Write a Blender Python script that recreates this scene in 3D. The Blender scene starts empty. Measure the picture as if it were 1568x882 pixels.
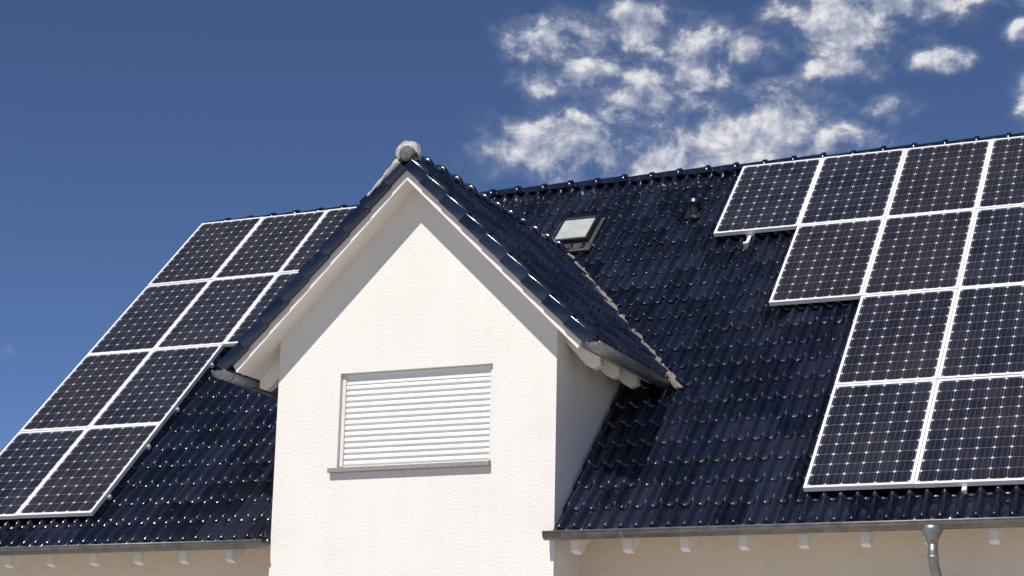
import bpy, math, random, bmesh
from mathutils import Vector, Matrix
random.seed(3)
S=bpy.context.scene
S.view_settings.view_transform='Standard'; S.view_settings.look='None'; S.view_settings.exposure=0

# ------------------------------------------------------------------ helpers
def new_mat(name):
    m=bpy.data.materials.new(name); m.use_nodes=True
    nt=m.node_tree; b=nt.nodes['Principled BSDF']
    return m,nt,b
def mth(nt,op,a,b=None,c=None,clamp=False):
    n=nt.nodes.new('ShaderNodeMath'); n.operation=op; n.use_clamp=clamp
    for i,x in enumerate((a,b,c)):
        if x is None: continue
        if isinstance(x,(int,float)): n.inputs[i].default_value=x
        else: nt.links.new(x,n.inputs[i])
    return n.outputs[0]
def ramp(nt,fac,stops,interp='LINEAR'):
    r=nt.nodes.new('ShaderNodeValToRGB'); r.color_ramp.interpolation=interp
    e=r.color_ramp.elements
    while len(e)<len(stops): e.new(0.5)
    for el,(p,c) in zip(e,stops): el.position=p; el.color=(*c,1) if len(c)==3 else c
    nt.links.new(fac,r.inputs[0]); return r.outputs[0]
def mixc(nt,fac,a,b,mode='MIX'):
    n=nt.nodes.new('ShaderNodeMix'); n.data_type='RGBA'; n.blend_type=mode
    for i,x in ((0,fac),(6,a),(7,b)):
        if isinstance(x,(int,float)): n.inputs[i].default_value=x
        elif isinstance(x,tuple): n.inputs[i].default_value=(*x,1)
        else: nt.links.new(x,n.inputs[i])
    return n.outputs[2]
def noise(nt,vec,scale,detail=4,rough=.5,dist=0):
    n=nt.nodes.new('ShaderNodeTexNoise'); n.inputs['Scale'].default_value=scale
    n.inputs['Detail'].default_value=detail; n.inputs['Roughness'].default_value=rough
    n.inputs['Distortion'].default_value=dist
    if vec is not None: nt.links.new(vec,n.inputs['Vector'])
    return n.outputs['Fac']
def objc(nt): return nt.nodes.new('ShaderNodeTexCoord').outputs['Object']
def bump(nt,b,h,strength,dist):
    n=nt.nodes.new('ShaderNodeBump'); n.inputs['Strength'].default_value=strength; n.inputs['Distance'].default_value=dist
    nt.links.new(h,n.inputs['Height']); nt.links.new(n.outputs[0],b.inputs['Normal'])
def empty(name):
    o=bpy.data.objects.new(name,None); S.collection.objects.link(o); return o
def mesh(name,vs,fs,mat,parent=None,smooth=False):
    me=bpy.data.meshes.new(name); me.from_pydata([tuple(v) for v in vs],[],fs); me.update()
    me.materials.append(mat)
    if smooth: me.polygons.foreach_set('use_smooth',[True]*len(me.polygons))
    o=bpy.data.objects.new(name,me); S.collection.objects.link(o)
    if parent: o.parent=parent
    return o
def bevel(o,w,seg=2):
    m=o.modifiers.new('bevel','BEVEL'); m.width=w; m.segments=seg; m.limit_method='ANGLE'; return o
def tvar(o,vals=None):
    a=o.data.attributes.new('tilevar','FLOAT','FACE'); a.data.foreach_set('value',vals or [.5]*len(o.data.polygons))
class MB:
    def __init__(s): s.v=[]; s.f=[]
    def box(s,lo,hi,fr=None):
        b=len(s.v)
        for x in (lo[0],hi[0]):
            for y in (lo[1],hi[1]):
                for z in (lo[2],hi[2]):
                    p=(x,y,z)
                    s.v.append(fr(*p) if fr else p)
        for q in ((0,1,3,2),(4,6,7,5),(0,4,5,1),(2,3,7,6),(0,2,6,4),(1,5,7,3)): s.f.append(tuple(b+i for i in q))
    def quad(s,*ps):
        b=len(s.v); s.v+= [tuple(p) for p in ps]; s.f.append(tuple(range(b,b+len(ps))))
    def prism(s,poly,axis,a,b_):
        b=len(s.v); n=len(poly)
        for t in (a,b_):
            for p in poly:
                q=list(p); q.insert(axis,t); s.v.append(tuple(q))
        s.f.append(tuple(b+i for i in range(n))[::-1]); s.f.append(tuple(b+n+i for i in range(n)))
        for i in range(n): s.f.append((b+i,b+(i+1)%n,b+n+(i+1)%n,b+n+i))
    def tube(s,pts,rads,seg=16,a0=0,a1=2*math.pi,up=Vector((0,0,1)),caps=True):
        full=abs(a1-a0-2*math.pi)<1e-6
        b=len(s.v); m=seg if full else seg+1
        pts=[Vector(p) for p in pts]
        for i,p in enumerate(pts):
            d=(pts[min(i+1,len(pts)-1)]-pts[max(i-1,0)]).normalized()
            x=d.cross(up)
            if x.length<1e-3: x=Vector((1,0,0))
            x.normalize(); y=x.cross(d).normalized()
            for k in range(m):
                a=a0+(a1-a0)*k/seg
                s.v.append(tuple(p+(x*math.cos(a)+y*math.sin(a))*rads[i]))
        for i in range(len(pts)-1):
            for k in range(seg):
                k2=(k+1)%m
                s.f.append((b+i*m+k,b+i*m+k2,b+(i+1)*m+k2,b+(i+1)*m+k))
        if caps:
            s.f.append(tuple(b+k for k in range(m))[::-1]); s.f.append(tuple(b+(len(pts)-1)*m+k for k in range(m)))
    def obj(s,name,mat,parent=None,smooth=False): return mesh(name,s.v,s.f,mat,parent,smooth)

# ------------------------------------------------------------------ dimensions
A=0.779; Y0=-0.0613; ZR=6.4883; YR=Y0+ZR/math.tan(A)
SL=ZR/math.sin(A)
ca,sa=math.cos(A),math.sin(A)
XM=-2.0; DS=0.9887; DA=math.atan(DS)
ZT=4.86
XL,XR_=-9.62,8.4
GZ=-4.7; YW=0.85
def main(x,s,h): return (x,Y0+s*ca-h*sa,s*sa+h*ca)

# ------------------------------------------------------------------ materials
def mat_stucco(name,col,col2):
    m,nt,b=new_mat(name); o=objc(nt)
    n1=noise(nt,o,1.1,4,.6); n2=noise(nt,o,34,4,.65)
    st=nt.nodes.new('ShaderNodeVectorMath'); st.operation='MULTIPLY'; nt.links.new(o,st.inputs[0]); st.inputs[1].default_value=(5,5,.35)
    n4=noise(nt,st.outputs[0],1,4,.6)
    c=ramp(nt,n1,[(.3,col2),(.65,col)])
    c=mixc(nt,.13,c,ramp(nt,n2,[(.3,(.45,.43,.40)),(.6,(1,1,1))]),'MULTIPLY')
    c=mixc(nt,.045,c,ramp(nt,n4,[(.35,(.4,.38,.34)),(.6,(1,1,1))]),'MULTIPLY')
    nt.links.new(c,b.inputs['Base Color']); b.inputs['Roughness'].default_value=.95
    b.inputs['Specular IOR Level'].default_value=.2
    bump(nt,b,n2,.7,.014)
    return m
M_wall=mat_stucco('stucco_white',(.82,.785,.735),(.79,.75,.70))
M_wall2=mat_stucco('stucco_cream',(.83,.74,.63),(.80,.70,.585))
def mat_plain(name,col,rough=.5,metal=0,var=.15,scale=6,bmp=0,spec=.5):
    m,nt,b=new_mat(name); o=objc(nt)
    n=noise(nt,o,scale,4,.6)
    d=tuple(c*(1-var) for c in col); e=tuple(min(1,c*(1+var*.6)) for c in col)
    nt.links.new(ramp(nt,n,[(.3,d),(.7,e)]),b.inputs['Base Color'])
    b.inputs['Metallic'].default_value=metal
    nt.links.new(mth(nt,'ADD',mth(nt,'MULTIPLY',n,.2),rough-.1),b.inputs['Roughness'])
    b.inputs['Specular IOR Level'].default_value=spec
    if bmp: bump(nt,b,noise(nt,o,scale*8,3,.6),bmp,.01)
    return m
M_wood=mat_plain('white_painted_wood',(.82,.775,.71),.55,0,.07,3,.1)
M_zinc=mat_plain('zinc',(.30,.31,.32),.42,.75,.3,5,.1)
M_zincd=mat_plain('zinc_weathered',(.20,.195,.185),.5,.6,.35,7,.1)
M_alu=mat_plain('aluminium_frame',(.82,.82,.82),.4,.1,.05,8)
M_shut=mat_plain('shutter_white',(.80,.79,.765),.4,0,.03,4)
M_rail=mat_plain('shutter_rail',(.70,.68,.64),.4,0,.03,4)
M_gran=mat_plain('granite_sill',(.30,.27,.25),.6,0,.55,70,.2)
M_dark=mat_plain('dark_underlay',(.012,.013,.016),.8,0,.2,4)
M_mort=mat_plain('ridge_mortar',(.48,.45,.42),.9,0,.5,9,.9)
M_flash=mat_plain('valley_flashing',(.25,.21,.185),.6,.2,.45,14,.5)
M_black=mat_plain('black_plastic',(.012,.012,.014),.35,0,.1,5)
def mat_tile():
    m,nt,b=new_mat('glazed_roof_tile'); o=objc(nt)
    at=nt.nodes.new('ShaderNodeAttribute'); at.attribute_name='tilevar'
    c=ramp(nt,at.outputs['Fac'],[(0,(.002,.0035,.009)),(.5,(.006,.008,.019)),(1,(.014,.017,.034))])
    n=noise(nt,o,9,4,.65); n5=noise(nt,o,1.2,3,.6)
    c=mixc(nt,mth(nt,'MULTIPLY',ramp(nt,n,[(.5,(0,0,0)),(.8,(1,1,1))]),.35),c,(.034,.036,.044))
    nt.links.new(c,b.inputs['Base Color'])
    r=mth(nt,'ADD',mth(nt,'MULTIPLY',n,.15),mth(nt,'ADD',mth(nt,'MULTIPLY',n5,.15),.02))
    nt.links.new(r,b.inputs['Roughness'])
    b.inputs['Specular IOR Level'].default_value=.9
    bump(nt,b,noise(nt,o,14,4,.55),.22,.01)
    return m
M_tile=mat_tile()
def mat_pv():
    m,nt,b=new_mat('pv_cells')
    uv=nt.nodes.new('ShaderNodeUVMap').outputs[0]
    sp=nt.nodes.new('ShaderNodeSeparateXYZ'); nt.links.new(uv,sp.inputs[0])
    u=mth(nt,'MULTIPLY',sp.outputs[0],6); v=mth(nt,'MULTIPLY',sp.outputs[1],10)
    fu=mth(nt,'ABSOLUTE',mth(nt,'SUBTRACT',mth(nt,'FRACT',u),.5)); fv=mth(nt,'ABSOLUTE',mth(nt,'SUBTRACT',mth(nt,'FRACT',v),.5))
    line=mth(nt,'GREATER_THAN',mth(nt,'MAXIMUM',fu,fv),.484)
    dia=mth(nt,'GREATER_THAN',mth(nt,'ADD',fu,fv),.880)
    b3=mth(nt,'LESS_THAN',mth(nt,'ABSOLUTE',mth(nt,'SUBTRACT',mth(nt,'FRACT',mth(nt,'MULTIPLY',mth(nt,'FRACT',u),3)),.5)),.03)
    o=objc(nt)
    fl=nt.nodes.new('ShaderNodeVectorMath'); fl.operation='FLOOR'
    cb=nt.nodes.new('ShaderNodeCombineXYZ'); nt.links.new(u,cb.inputs[0]); nt.links.new(v,cb.inputs[1]); nt.links.new(cb.outputs[0],fl.inputs[0])
    ad=nt.nodes.new('ShaderNodeVectorMath'); ad.operation='ADD'; nt.links.new(fl.outputs[0],ad.inputs[0])
    at=nt.nodes.new('ShaderNodeAttribute'); at.attribute_name='tilevar'
    nt.links.new(at.outputs['Vector'],ad.inputs[1])
    wn=nt.nodes.new('ShaderNodeTexWhiteNoise'); nt.links.new(ad.outputs[0],wn.inputs['Vector'])
    wp=nt.nodes.new('ShaderNodeTexWhiteNoise'); nt.links.new(at.outputs['Vector'],wp.inputs['Vector'])
    cell=ramp(nt,wn.outputs['Value'],[(0,(.007,.008,.015)),(1,(.015,.016,.027))])
    cell=mixc(nt,mth(nt,'MULTIPLY',wp.outputs['Value'],.55),cell,(.020,.017,.018))
    c=mixc(nt,mth(nt,'MULTIPLY',b3,.4),cell,(.18,.18,.19))
    c=mixc(nt,line,c,(.15,.15,.16))
    c=mixc(nt,dia,c,(.50,.50,.49))
    dn=noise(nt,o,1.3,4,.6)
    c=mixc(nt,mth(nt,'MULTIPLY',ramp(nt,dn,[(.4,(0,0,0)),(.8,(1,1,1))]),.06),c,(.25,.24,.22))
    nt.links.new(c,b.inputs['Base Color'])
    nt.links.new(mth(nt,'ADD',mth(nt,'MULTIPLY',dn,.2),.06),b.inputs['Roughness'])
    b.inputs['Specular IOR Level'].default_value=.55
    return m
M_pv=mat_pv()
m,nt,b=new_mat('roof_window_glass'); nt.links.new(ramp(nt,noise(nt,objc(nt),5,4,.6),[(.3,(.32,.34,.34)),(.7,(.46,.47,.45))]),b.inputs['Base Color']); b.inputs['Roughness'].default_value=.12
M_glass=m

house=empty('white_house')

# ------------------------------------------------------------------ tiles
P=0.2; C=0.43
prof_x=[0,.08,.16,.24,.32,.40,.5,.60,.68,.76,.84,.92,1.0]
def prof(t):
    d=abs(t-.5)/.35
    return .080*(math.cos(min(1,d)*math.pi)*.5+.5)**.8
S_s=[0,.0,.010,.14,.30,.455]
S_h=[-.03,.034,.043,.034,.022,.008]
def tile_field(name,fr,x0,nx,ns,keep,parent,rng):
    vs=[];fs=[];tv=[]
    for j in range(ns):
        for i2 in range(0,nx,2):
            var=rng.random(); dh=rng.uniform(-.005,.005); tx=rng.uniform(-.010,.010); ds=rng.uniform(-.008,.008); ty=rng.uniform(-.009,.009)
            for i in (i2,i2+1):
                if i>=nx: break
                xc=x0+(i+.5)*P; sc=(j+.5)*C
                if not keep(xc,sc): continue
                b=len(vs)
                for k,s in enumerate(S_s):
                    for t in prof_x:
                        x=x0+(i+t)*P
                        h=S_h[k]+prof(t)+dh+tx*((i-i2)+t-1)+ty*(.5-s/C)
                        if k==0: h=-.02
                        vs.append(fr(x,j*C+s+ds,h))
                n=len(prof_x)
                for k in range(len(S_s)-1):
                    for q in range(n-1):
                        fs.append((b+k*n+q,b+k*n+q+1,b+(k+1)*n+q+1,b+(k+1)*n+q)); tv.append(var)
    o=mesh(name,vs,fs,M_tile,parent,True)
    tvar(o,tv)
    return o
rng=random.Random(5)
def zd(x): return ZT-DS*abs(x-XM)
def keep_main(x,s):
    z=s*sa
    if -4<x<0 and z<zd(x)-.35: return False
    if -2.2<x<-1.7 and 7.35<s<7.9: return False
    return True
nsM=int(SL/C)
Cm=SL/nsM
def mainf(x,s,h): return main(x,s*Cm/C,h-.045)
tile_field('main_roof_tiles',mainf,0,42,nsM,keep_main,house,rng)
tile_field('main_roof_tiles_middle',mainf,-4,20,nsM,keep_main,house,rng)
tile_field('main_roof_tiles_left',mainf,-9.6,28,nsM,keep_main,house,rng)
DC,DSn=math.cos(DA),math.sin(DA)
EX=2.62
DL=EX/DC; nsD=9; CD=DL/nsD
YF=-.42
def dormR(y,s,h):
    t=s*CD/C
    return (XM+EX-t*DC+h*DSn, y, ZT-DS*EX+t*DSn+h*DC)
def dormL(y,s,h):
    x,yy,z=dormR(y,s,h); return (2*XM-x,yy,z)
def keep_d(y,s):
    z=ZT-DS*EX+s*DSn
    return z>(y-Y0-.6)*math.tan(A)-.3
tile_field('gable_roof_tiles_right',dormR,YF,32,nsD,keep_d,house,rng)
tile_field('gable_roof_tiles_left',dormL,YF,32,nsD,keep_d,house,rng)

d=MB()
for xa,xb,s0 in ((XL+.1,-4,0.02),(0,XR_-.1,0.02)):
    d.quad(main(xa,s0,-.07),main(xb,s0,-.07),main(xb,SL,-.07),main(xa,SL,-.07))
d.quad(main(-4,3.6,-.07),main(0,3.6,-.07),main(0,SL,-.07),main(-4,SL,-.07))
yb=2*YR-Y0
d.quad((XL,YR,ZR-.03),(XR_,YR,ZR-.03),(XR_,yb,0),(XL,yb,0))
d.obj('roof_underlay',M_dark,house)

def ridge(name,p0,p1,r,n,parent):
    m=MB(); p0=Vector(p0);p1=Vector(p1)
    L=(p1-p0)/n
    for i in range(n):
        a=p0+L*i; b_=p0+L*(i+1.10)
        j=Vector((0,0,rng.uniform(-.01,.01)))
        pts=[a+j,a+L*.02+j,a+L*.14+j,a+L*.16+j,a+L*.55+j,b_+j]
        rr=[r*1.02,r*1.25,r*1.25,r*1.05,r*1.0,r*.9]
        m.tube(pts,rr,14,-.15,math.pi+.15,caps=True)
    o=m.obj(name,M_tile,parent,True); tvar(o)
    return o
ridge('main_ridge_tiles',(XR_,YR,ZR-.01),(XL,YR,ZR-.01),.105,38,house)
yv=Y0+ZT/math.tan(A)
ridge('gable_ridge_tiles',(XM,YF+.02,ZT+.03),(XM,yv+.15,ZT+.03),.12,12,house)
def lump(name,loc,rad,sc,mat):
    bm=bmesh.new(); bmesh.ops.create_icosphere(bm,subdivisions=4,radius=rad)
    for v in bm.verts:
        c=v.co; k=1+.05*math.sin(c.x*31)*math.sin(c.z*27+1)+.03*math.sin(c.y*60+c.x*40)
        v.co=Vector((c.x*k*sc[0],c.y*k*sc[1],c.z*k*sc[2]))
    me=bpy.data.meshes.new(name); bm.to_mesh(me); bm.free(); me.materials.append(mat)
    for p in me.polygons: p.use_smooth=True
    o=bpy.data.objects.new(name,me); S.collection.objects.link(o); o.parent=house; o.location=loc
lump('ridge_end_mortar',(XM-.01,YF+.10,ZT+.09),.175,(1,.8,1),M_mort)
m=MB()
m.tube([(XM+.03,YF+.10,ZT+.05),(XM+.03,YF-.05,ZT+.05),(XM+.03,YF-.065,ZT+.05)],[.105,.105,.08],20)
m.obj('ridge_end_disc',mat_plain('grey_mortar',(.14,.13,.125),.8,0,.5,20,.6),house,True)
m=MB(); pts=[];rr=[]
for i in range(16):
    t=.08+i*.034
    pts.append((XM-t-.01,YF-.015,ZT-DS*t+.045+.004*math.sin(i*2.1))); rr.append(max(.012,.050+.006*math.sin(i*1.7)-.0022*i))
m.tube(pts,rr,12); m.obj('verge_mortar',M_mort,house,True)

for sgn,nm in ((1,'verge_tiles_right'),(-1,'verge_tiles_left')):
    m=MB()
    for j in range(nsD):
        def fr(x,y,z,j=j):
            p=dormR(x,j*C+y,z); return p if sgn==1 else (2*XM-p[0],p[1],p[2])
        b=len(m.v)
        for (y,z0,z1) in ((-.03,-.09,.085),(C+.01,-.11,.05)):
            for x in (YF-.035,YF+.06):
                m.v.append(fr(x,y,z0)); m.v.append(fr(x,y,z1))
        for q in ((0,2,3,1),(4,5,7,6),(0,1,5,4),(2,6,7,3),(1,3,7,5),(0,4,6,2)): m.f.append(tuple(b+i for i in q))
    o=m.obj(nm,M_tile,house); bevel(o,.02,3)
    for p in o.data.polygons: p.use_smooth=True
    tvar(o,[rng.random() for _ in o.data.polygons])

ZB_T,ZB_B=4.74,4.58
m=MB(); e=2.46
for sg in (1,-1):
    poly=[(XM,ZB_T),(XM+sg*(e+.03),ZB_T-DS*(e+.03)),(XM+sg*(e-.03),ZB_B-DS*(e-.03)),(XM,ZB_B)]
    m.prism(poly,1,-.37,-.335)
o=m.obj('rake_board',M_wood,house); bevel(o,.006)
m=MB()
for sg in (1,-1):
    xe=XM+sg*2.46
    for ya,ybk in ((-.335,0.0),(0.0,2.3)):
        xa=XM if ya<0 else XM+sg*2.0
        poly=[(xa,ZT-.05-DS*abs(xa-XM)),(xe,ZT-.05-DS*2.46),(xe,ZB_B+.05-DS*2.46),(xa,ZB_B+.05-DS*abs(xa-XM))]
        m.prism(poly,1,ya,ybk)
m.obj('gable_soffit',M_wood,house)
m=MB()
for sg in (1,-1):
    for y in (.35,1.0,1.65):
        x0=XM+sg*1.98; x1=XM+sg*2.47
        poly=[(x0,zd(x0)-.2),(x1,zd(x1)-.2),(x1,zd(x1)-.32),(x1-sg*.10,zd(x1)-.36),(x1-sg*.2,zd(x1)-.30),(x0,zd(x0)-.46)]
        m.prism(poly,1,y-.07,y+.07)
o=m.obj('gable_rafter_tails',M_wood,house); bevel(o,.008)

# ------------------------------------------------------------------ walls
WL,WR,WZT,WZB=-3.065,-.874,2.153,.900
m=MB()
top=lambda x:ZB_B+.06-DS*abs(x-XM)
m.quad((-4,0,GZ),(0,0,GZ),(0,0,WZB),(-4,0,WZB))
m.quad((-4,0,WZB),(WL,0,WZB),(WL,0,WZT),(-4,0,WZT))
m.quad((WR,0,WZB),(0,0,WZB),(0,0,WZT),(WR,0,WZT))
m.quad((-4,0,WZT),(0,0,WZT),(0,0,top(0)),(XM,0,top(XM)),(-4,0,top(-4)))
RD=.16
m.quad((WL,0,WZB),(WL,RD,WZB),(WL,RD,WZT),(WL,0,WZT))
m.quad((WR,0,WZB),(WR,0,WZT),(WR,RD,WZT),(WR,RD,WZB))
m.quad((WL,0,WZT),(WL,RD,WZT),(WR,RD,WZT),(WR,0,WZT))
m.quad((WL,0,WZB),(WR,0,WZB),(WR,RD,WZB),(WL,RD,WZB))
for X in (0,-4):
    m.quad((X,0,GZ),(X,3.2,GZ),(X,3.2,2.75),(X,0,top(0)))
m.obj('gable_walls',M_wall,house)
m=MB()
m.quad((XL+.35,YW,GZ),(-4,YW,GZ),(-4,YW,.75),(XL+.35,YW,.75))
m.quad((0,YW,GZ),(XR_-.35,YW,GZ),(XR_-.35,YW,.75),(0,YW,.75))
for X in (XL+.35,XR_-.35):
    m.quad((X,YW,GZ),(X,yb-.9,GZ),(X,yb-.9,.7),(X,YR,ZR-.2),(X,YW,.7))
m.quad((XL+.35,yb-.9,GZ),(XR_-.35,yb-.9,GZ),(XR_-.35,yb-.9,.75),(XL+.35,yb-.9,.75))
m.obj('main_walls',M_wall2,house)
m=MB()
for xa,xb in ((XL+.05,-4.003),(.003,XR_-.05)):
    m.quad(main(xa,.06,-.12),main(xb,.06,-.12),main(xb,1.5,-.12),main(xa,1.5,-.12))
m.obj('eave_soffit',M_wall2,house)
m=MB()
xs=[.95+i*.72 for i in range(11)]+[-4.62-i*.72 for i in range(7)]+[.28]
for x in xs:
    poly=[(Y0+.05,-.08),(Y0+.05,-.24),(Y0+.16,-.27),(YW+.01,.36),(YW+.01,.75)]
    m.prism(poly,0,x-.055,x+.055)
o=m.obj('rafter_tails',M_wood,house); bevel(o,.01)

# ------------------------------------------------------------------ gutters
def gutter(name,p0,p1,r,mat,caps,brk=.75):
    p0=Vector(p0);p1=Vector(p1); L=(p1-p0).length; dr=(p1-p0).normalized()
    m=MB(); m.tube([p0,p1],[r,r],16,math.pi,2*math.pi,caps=False)
    o=m.obj(name,mat,house,True); so=o.modifiers.new('s','SOLIDIFY'); so.thickness=.012; so.offset=0
    m=MB(); side=dr.cross(Vector((0,0,1))).normalized()
    for sg in (1,-1): m.tube([p0+side*r*sg,p1+side*r*sg],[.014,.014],8)
    for c_ in caps:
        pc=p0 if c_==0 else p1
        m.tube([pc-dr*.006,pc+dr*.006],[r*1.06]*2,16,math.pi,2*math.pi)
    n=int(L/brk)
    for i in range(n+1):
        q=p0+dr*(i+.35)*brk
        if (q-p0).length>L: break
        m.tube([q-dr*.016,q+dr*.016],[r*1.07]*2,16,math.pi,2*math.pi,caps=False)
    for i in range(1,int(L/2.6)+1):
        q=p0+dr*i*2.6
        m.tube([q-dr*.05,q+dr*.05],[r*1.045]*2,16,math.pi,2*math.pi,caps=False)
    m.obj(name+'_trim',mat,house,True)
GR=.088
gutter('main_gutter',(-.06,Y0-.07,-.02),(XR_,Y0-.07,-.02),GR,M_zincd,[0])
gutter('main_gutter_left',(XL,Y0-.07,-.02),(-4.0,Y0-.07,-.02),GR,M_zincd,[])
gutter('gable_gutter_right',(XM+EX+.05,YF-.06,2.22),(XM+EX+.05,2.2,2.20),.085,M_zinc,[0])
gutter('gable_gutter_left',(XM-EX-.03,YF-.06,2.20),(XM-EX-.03,2.2,2.18),.09,M_zinc,[0])
m=MB()
X=4.62; yg=Y0-.07
m.tube([(X,yg,-.07),(X,yg,-.13),(X,yg,-.21),(X,yg,-.27)],[.12,.115,.07,.058],20)
m.tube([(X,yg,-.25),(X,yg,-.42),(X,yg+.04,-.50),(X,yg+.16,-.60),(X,YW-.25,-.95),(X,YW-.12,-1.05),(X,YW-.09,-1.2),(X,YW-.09,GZ)],[.056]*8,20)
m.tube([(X,yg,-.40),(X,yg,-.43)],[.066]*2,20)
m.obj('downpipe',M_zinc,house,True)

# ------------------------------------------------------------------ shuttered window
m=MB()
rw=.055
m.box((WL+.002,.055,WZB+.03),(WL+rw,.13,WZT-.002)); m.box((WR-rw,.055,WZB+.03),(WR-.002,.13,WZT-.002))
o=m.obj('shutter_guide_rails',M_rail,house); bevel(o,.005)
vs=[];fs=[]
zt=WZT-.004; zb=WZB+.04; ns=14; ph=(zt-zb-.14)/ns
prof_s=[(0,0.010),(.07,.010),(.11,-.008),(.3,-.018),(.6,-.018),(.86,-.012),(.93,.0),(.94,.010),(1,.010)]
zz=[]
for i in range(ns):
    jy=rng.uniform(-.002,.002)
    for t,yy in prof_s[:-1]: zz.append((zb+(i+t)*ph,.095+yy+jy))
zz.append((zb+ns*ph,.095)); zz.append((zb+ns*ph+.004,.078)); zz.append((zt,.078))
for z,y in zz: vs+=[(WL+rw,y,z),(WR-rw,y,z)]
for i in range(len(zz)-1): fs.append((2*i,2*i+1,2*i+3,2*i+2))
mesh('roller_shutter_slats',vs,fs,M_shut,house)
m=MB(); m.box((WL+rw,.07,WZB+.012),(WR-rw,.11,zb)); o=m.obj('shutter_end_bar',M_rail,house); bevel(o,.006)
m=MB(); m.box((WL-.10,-.075,WZB-.055),(WR+.004,.15,WZB+.004)); o=m.obj('window_sill',M_gran,house); bevel(o,.006)

# ------------------------------------------------------------------ valley flashing
for sg,nm in ((1,'valley_flashing_right'),(-1,'valley_flashing_left')):
    a=Vector((XM,yv,ZT)); e_=Vector((XM+sg*(EX+.25),Y0+(ZT-DS*(EX+.25))/math.tan(A),ZT-DS*(EX+.25)))
    t=(e_-a).normalized(); nm_=Vector((0,-sa,ca)); w=nm_.cross(t).normalized()*(-1 if nm_.cross(t).x*sg<0 else 1)
    dn=Vector((sg*DSn,0,DC)); w2=dn.cross(t).normalized(); w2=w2 if w2.y<0 else -w2
    m=MB(); K=60
    for i in range(K+1):
        p=a+(e_-a)*i/K; j=rng.uniform(-.025,.025)
        m.v+=[tuple(p+w*(.12+j)+nm_*.05),tuple(p+w*.05+nm_*(.08+j*.4)),tuple(p+nm_*.05+dn*.03),tuple(p+w2*(.05+j*.6)+dn*.09)]
    for i in range(K):
        for k in range(3): m.f.append((4*i+k,4*i+k+1,4*i+k+5,4*i+k+4))
    o=m.obj(nm,M_flash,house); so=o.modifiers.new('s','SOLIDIFY'); so.thickness=.015

# ------------------------------------------------------------------ roof window, vent
def fbox(m,x0,x1,s0,s1,h0,h1): m.box((x0,s0,h0),(x1,s1,h1),main)
m=MB(); x0,x1,s0,s1=-2.25,-1.64,7.22,7.92
fbox(m,x0,x0+.045,s0,s1,-.03,.13); fbox(m,x1-.045,x1,s0,s1,-.03,.13); fbox(m,x0+.045,x1-.045,s0,s0+.045,-.03,.125); fbox(m,x0+.045,x1-.045,s1-.06,s1,-.03,.14)
o=m.obj('roof_window_frame',M_black,house); bevel(o,.01)
m=MB(); fbox(m,x0+.045,x1-.045,s0+.045,s1-.06,.09,.115); m.obj('roof_window_glass',M_glass,house)
m=MB(); fbox(m,x0-.08,x1+.08,s0-.24,s0,-.01,.045); fbox(m,x0-.09,x0,s0,s1+.06,-.01,.05); fbox(m,x1,x1+.07,s0,s1+.06,-.01,.05)
o=m.obj('roof_window_flashing',mat_plain('lead_flashing',(.06,.062,.065),.5,.3,.3,8,.3),house); bevel(o,.012)
m=MB(); vx,vs_=-.07,7.85
b0=Vector(main(vx,vs_,0))
m.tube([b0+Vector((0,-.02,-.05)),b0+Vector((0,-.03,.16))],[.07,.065],16)
m.tube([b0+Vector((0,-.03,.15)),b0+Vector((0,-.03,.18)),b0+Vector((0,-.03,.23)),b0+Vector((0,-.03,.25))],[.10,.115,.10,.03],16)
fbox(m,vx-.13,vx+.13,vs_-.17,vs_+.15,0,.04)
m.obj('roof_vent',M_black,house)

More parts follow.
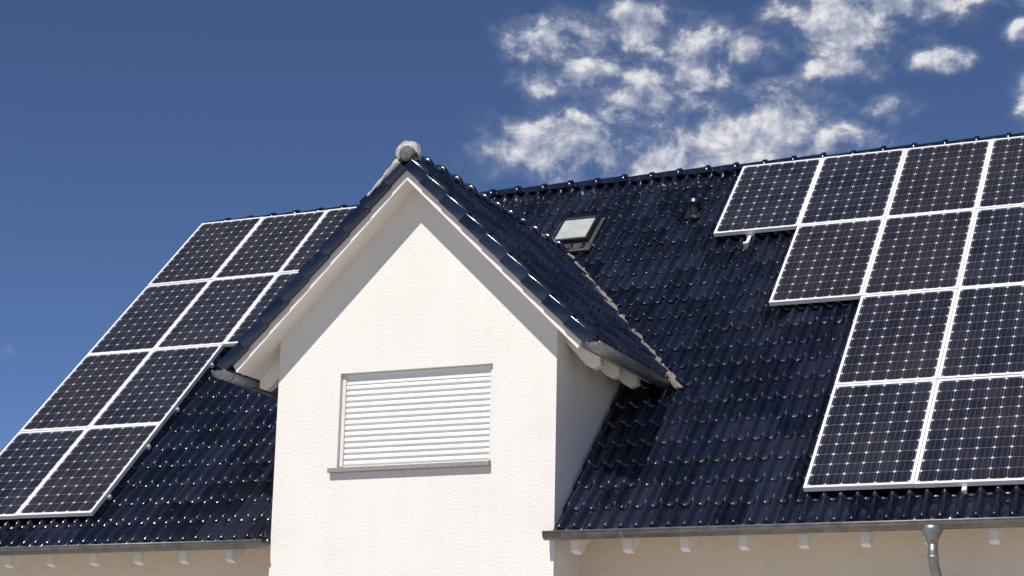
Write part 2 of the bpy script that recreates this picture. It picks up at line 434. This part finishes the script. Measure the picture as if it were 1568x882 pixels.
# ------------------------------------------------------------------ solar panels
PWd,PHt=1.2917,2.14; HP=.15
def panels(parent,X0,S0,cells):
    fv=MB(); rv=MB(); gv=[];gf=[];guv=[];tv=[]
    for (i,j) in cells:
        ex=rng.uniform(-.005,.005)
        x0=X0+i*PWd+.003; x1=X0+(i+1)*PWd-.003; s0=S0+j*PHt+.007+ex; s1=S0+(j+1)*PHt-.007+ex
        fw=.036; t=.06
        hh=HP+rng.uniform(-.003,.003)
        for lo,hi in (((x0,s0,hh-t),(x0+fw,s1,hh)),((x1-fw,s0,hh-t),(x1,s1,hh)),((x0+fw,s0,hh-t),(x1-fw,s0+fw,hh)),((x0+fw,s1-fw,hh-t),(x1-fw,s1,hh))):
            fv.box(lo,hi,main)
        b=len(gv); xi,xj,si,sj=x0+fw,x1-fw,s0+fw,s1-fw; hg=hh-.006
        q=[rng.uniform(-.004,.002) for _ in range(4)]
        gv+= [main(xi,si,hg+q[0]),main(xj,si,hg+q[1]),main(xj,sj,hg+q[2]),main(xi,sj,hg+q[3])]
        gf.append((b,b+1,b+2,b+3)); guv+=[(-.012,-.008),(1.012,-.008),(1.012,1.008),(-.012,1.008)]; tv.append((rng.random()*50,rng.random()*50,i))
        rv.box((x0+.01,s0+.01,hh-t+.004),(x1-.01,s1-.01,hh-.02),main)
    rv.obj('panel_backs',M_dark,parent)
    fv.obj('panel_frames',M_alu,parent)
    o=mesh('panel_glass',gv,gf,M_pv,parent)
    uvl=o.data.uv_layers.new(name='UVMap')
    for k,uv in enumerate(guv): uvl.data[k].uv=uv
    a=o.data.attributes.new('tilevar','FLOAT_VECTOR','FACE'); a.data.foreach_set('vector',[c for t_ in tv for c in t_])
    r=MB(); rows={}
    for i,j in cells: rows.setdefault(j,[]).append(i)
    for j,iis in rows.items():
        for fr_ in (.22,.78):
            s=S0+(j+fr_)*PHt
            r.box((X0+min(iis)*PWd-.02,s-.025,HP-.112),(X0+(max(iis)+1)*PWd+.02,s+.025,HP-.065),main)
            x=X0+min(iis)*PWd+.35
            while x<X0+(max(iis)+1)*PWd:
                r.box((x-.02,s-.16,.01),(x+.02,s+.0,.03),main); r.box((x-.02,s-.02,.0),(x+.02,s+.0,.05),main); x+=1.0
    r.obj('mounting_rails',M_alu,parent)
ar=empty('solar_panel_array')
cells=[(i,j) for j in (0,1) for i in range(0,4)]+[(i,2) for i in range(-1,4)]+[(i,3) for i in range(-2,4)]
panels(ar,3.0612,.4926,cells)
m=MB()
fbox(m,1.00,1.05,6.62,6.98,.04,.06); fbox(m,.99,1.06,6.62,6.66,.0,.10); fbox(m,.96,1.09,6.93,6.96,.03,.09)
fbox(m,4.9,4.95,.42,.52,.03,.09)
m.obj('roof_hooks',M_alu,ar)
al=empty('solar_panel_array.001')
cells=[(i,j) for j in range(4) for i in (-1,0)]+[(1,2),(1,3),(2,3)]
panels(al,-8.3169,.5314,cells)

# ------------------------------------------------------------------ ground
gm,nt,b=new_mat('paved_ground'); o_=objc(nt)
c=ramp(nt,noise(nt,o_,.6,4,.6),[(.35,(.34,.31,.27)),(.65,(.45,.42,.37))])
nt.links.new(c,b.inputs['Base Color']); b.inputs['Roughness'].default_value=.95
mesh('ground',[(-2000,-2000,GZ),(2000,-2000,GZ),(2000,2000,GZ),(-2000,2000,GZ)],[(0,1,2,3)],gm)

# ------------------------------------------------------------------ camera
cam=bpy.data.cameras.new('camera'); co=bpy.data.objects.new('camera',cam); S.collection.objects.link(co)
cam.sensor_width=36; cam.lens=67.30; cam.clip_end=6000
R=Matrix.Rotation(.4254,3,'Z')@Matrix.Rotation(math.pi/2+.2408,3,'X')@Matrix.Rotation(.0221,3,'Z')
co.matrix_world=Matrix.Translation(Vector((9.0985,-21.4827,-2.6810)))@R.to_4x4(); S.camera=co

# ------------------------------------------------------------------ light
kx,kz=.11,1.33
d=Vector((kx,1,-kz)).normalized()
sun=bpy.data.lights.new('sun','SUN'); sun.energy=4.9; sun.angle=math.radians(.5); sun.color=(1,.96,.90)
so=bpy.data.objects.new('sun',sun); S.collection.objects.link(so); so.rotation_euler=d.to_track_quat('-Z','Y').to_euler(); so.location=(0,-20,30)
el=math.asin(-d.z); az=math.atan2(-d.x,-d.y)

w=bpy.data.worlds.new('World'); S.world=w; w.use_nodes=True; nt=w.node_tree
bg=nt.nodes['Background']
sky=nt.nodes.new('ShaderNodeTexSky'); sky.sky_type='NISHITA'; sky.sun_disc=False
sky.sun_elevation=el; sky.sun_rotation=az; sky.altitude=5000; sky.air_density=.82; sky.dust_density=0; sky.ozone_density=3.5
tc=nt.nodes.new('ShaderNodeTexCoord').outputs['Generated']
sp=nt.nodes.new('ShaderNodeSeparateXYZ'); nt.links.new(tc,sp.inputs[0])
AZ=mth(nt,'MULTIPLY',mth(nt,'ARCTAN2',sp.outputs[0],sp.outputs[1]),57.2958)
EL=mth(nt,'MULTIPLY',mth(nt,'ARCSINE',sp.outputs[2]),57.2958)
cb=nt.nodes.new('ShaderNodeCombineXYZ'); nt.links.new(AZ,cb.inputs[0]); nt.links.new(EL,cb.inputs[1]); ae=cb.outputs[0]
def vadd(v,off):
    n=nt.nodes.new('ShaderNodeVectorMath'); n.operation='ADD'; nt.links.new(v,n.inputs[0]); n.inputs[1].default_value=off; return n.outputs[0]
def vmul(v,k):
    n=nt.nodes.new('ShaderNodeVectorMath'); n.operation='MULTIPLY'; nt.links.new(v,n.inputs[0]); n.inputs[1].default_value=k; return n.outputs[0]
# cumulus groups: (azimuth, elevation, half-width, half-height in degrees, weight)
blobs=[(-23.4,18.0,2.1,1.0,1.3),(-21.3,17.9,1.6,.8,1.1),(-16.8,18.0,3.3,1.6,1.3),(-19.6,17.4,2.9,.95,1.1),(-22.98,21.3,1.9,.75,1.05),(-22.1,20.2,1.9,.65,1.0),(-20.3,21.6,1.6,.8,1.05),
(-18.95,20.5,1.6,1.2,1.05),(-20.0,19.3,2.0,.85,1.0),(-16.9,20.9,1.6,.6,1.0),(-14.3,21.6,1.9,1.3,1.15),(-12.2,22.1,2.3,.95,1.15),(-14.3,20.3,1.3,.55,1.0),
(-9.8,22.5,2.4,.7,1.1),(-11.2,20.4,1.0,.38,.85),(-8.3,19.2,.7,.9,1),(-23.8,19.9,.9,.5,1),(-13.0,19.0,1.3,.45,.85),(-8.6,21.0,.7,.4,.85),(-39.9,11.2,1.2,.4,.35)]
MK=None
for a_,e_,rx,ry,wt in blobs:
    q=vmul(vadd(ae,(-a_,-e_,0)),(1/rx,1/ry,0))
    dn=nt.nodes.new('ShaderNodeVectorMath'); dn.operation='DOT_PRODUCT'; nt.links.new(q,dn.inputs[0]); nt.links.new(q,dn.inputs[1])
    g=mth(nt,'MULTIPLY',mth(nt,'EXPONENT',mth(nt,'MULTIPLY',dn.outputs['Value'],-.8)),wt)
    MK=g if MK is None else mth(nt,'MAXIMUM',MK,g)
def dens(v): return noise(nt,vmul(v,(1,1.2,1)),.60,7,.60,.2)
n0=dens(ae); n1=dens(vadd(ae,(-.15,.36,0)))
D=mth(nt,'ADD',mth(nt,'MULTIPLY',MK,1.38),mth(nt,'MULTIPLY',mth(nt,'SUBTRACT',n0,.5),4.0))
def sstep(x,a,b_):
    r=nt.nodes.new('ShaderNodeMapRange'); r.interpolation_type='SMOOTHSTEP'; nt.links.new(x,r.inputs[0]); r.inputs[1].default_value=a; r.inputs[2].default_value=b_; return r.outputs[0]
core=sstep(D,.58,1.45)
veil=mth(nt,'MULTIPLY',sstep(D,.0,1.1),.28)
alpha=mth(nt,'MULTIPLY',mth(nt,'MAXIMUM',mth(nt,'MULTIPLY',core,.94),veil),sstep(MK,.10,.5))
lit=mth(nt,'ADD',mth(nt,'ADD',.16,mth(nt,'MULTIPLY',mth(nt,'SUBTRACT',n0,n1),3.2)),mth(nt,'MULTIPLY',D,.25),clamp=True)
cc=ramp(nt,lit,[(0,(.19,.24,.37)),(.5,(.43,.46,.56)),(1,(.84,.83,.84))])
skc=vmul(sky.outputs[0],(.092,.096,.106))
fin=mixc(nt,alpha,skc,cc)
nt.links.new(fin,bg.inputs[0]); bg.inputs[1].default_value=1.0
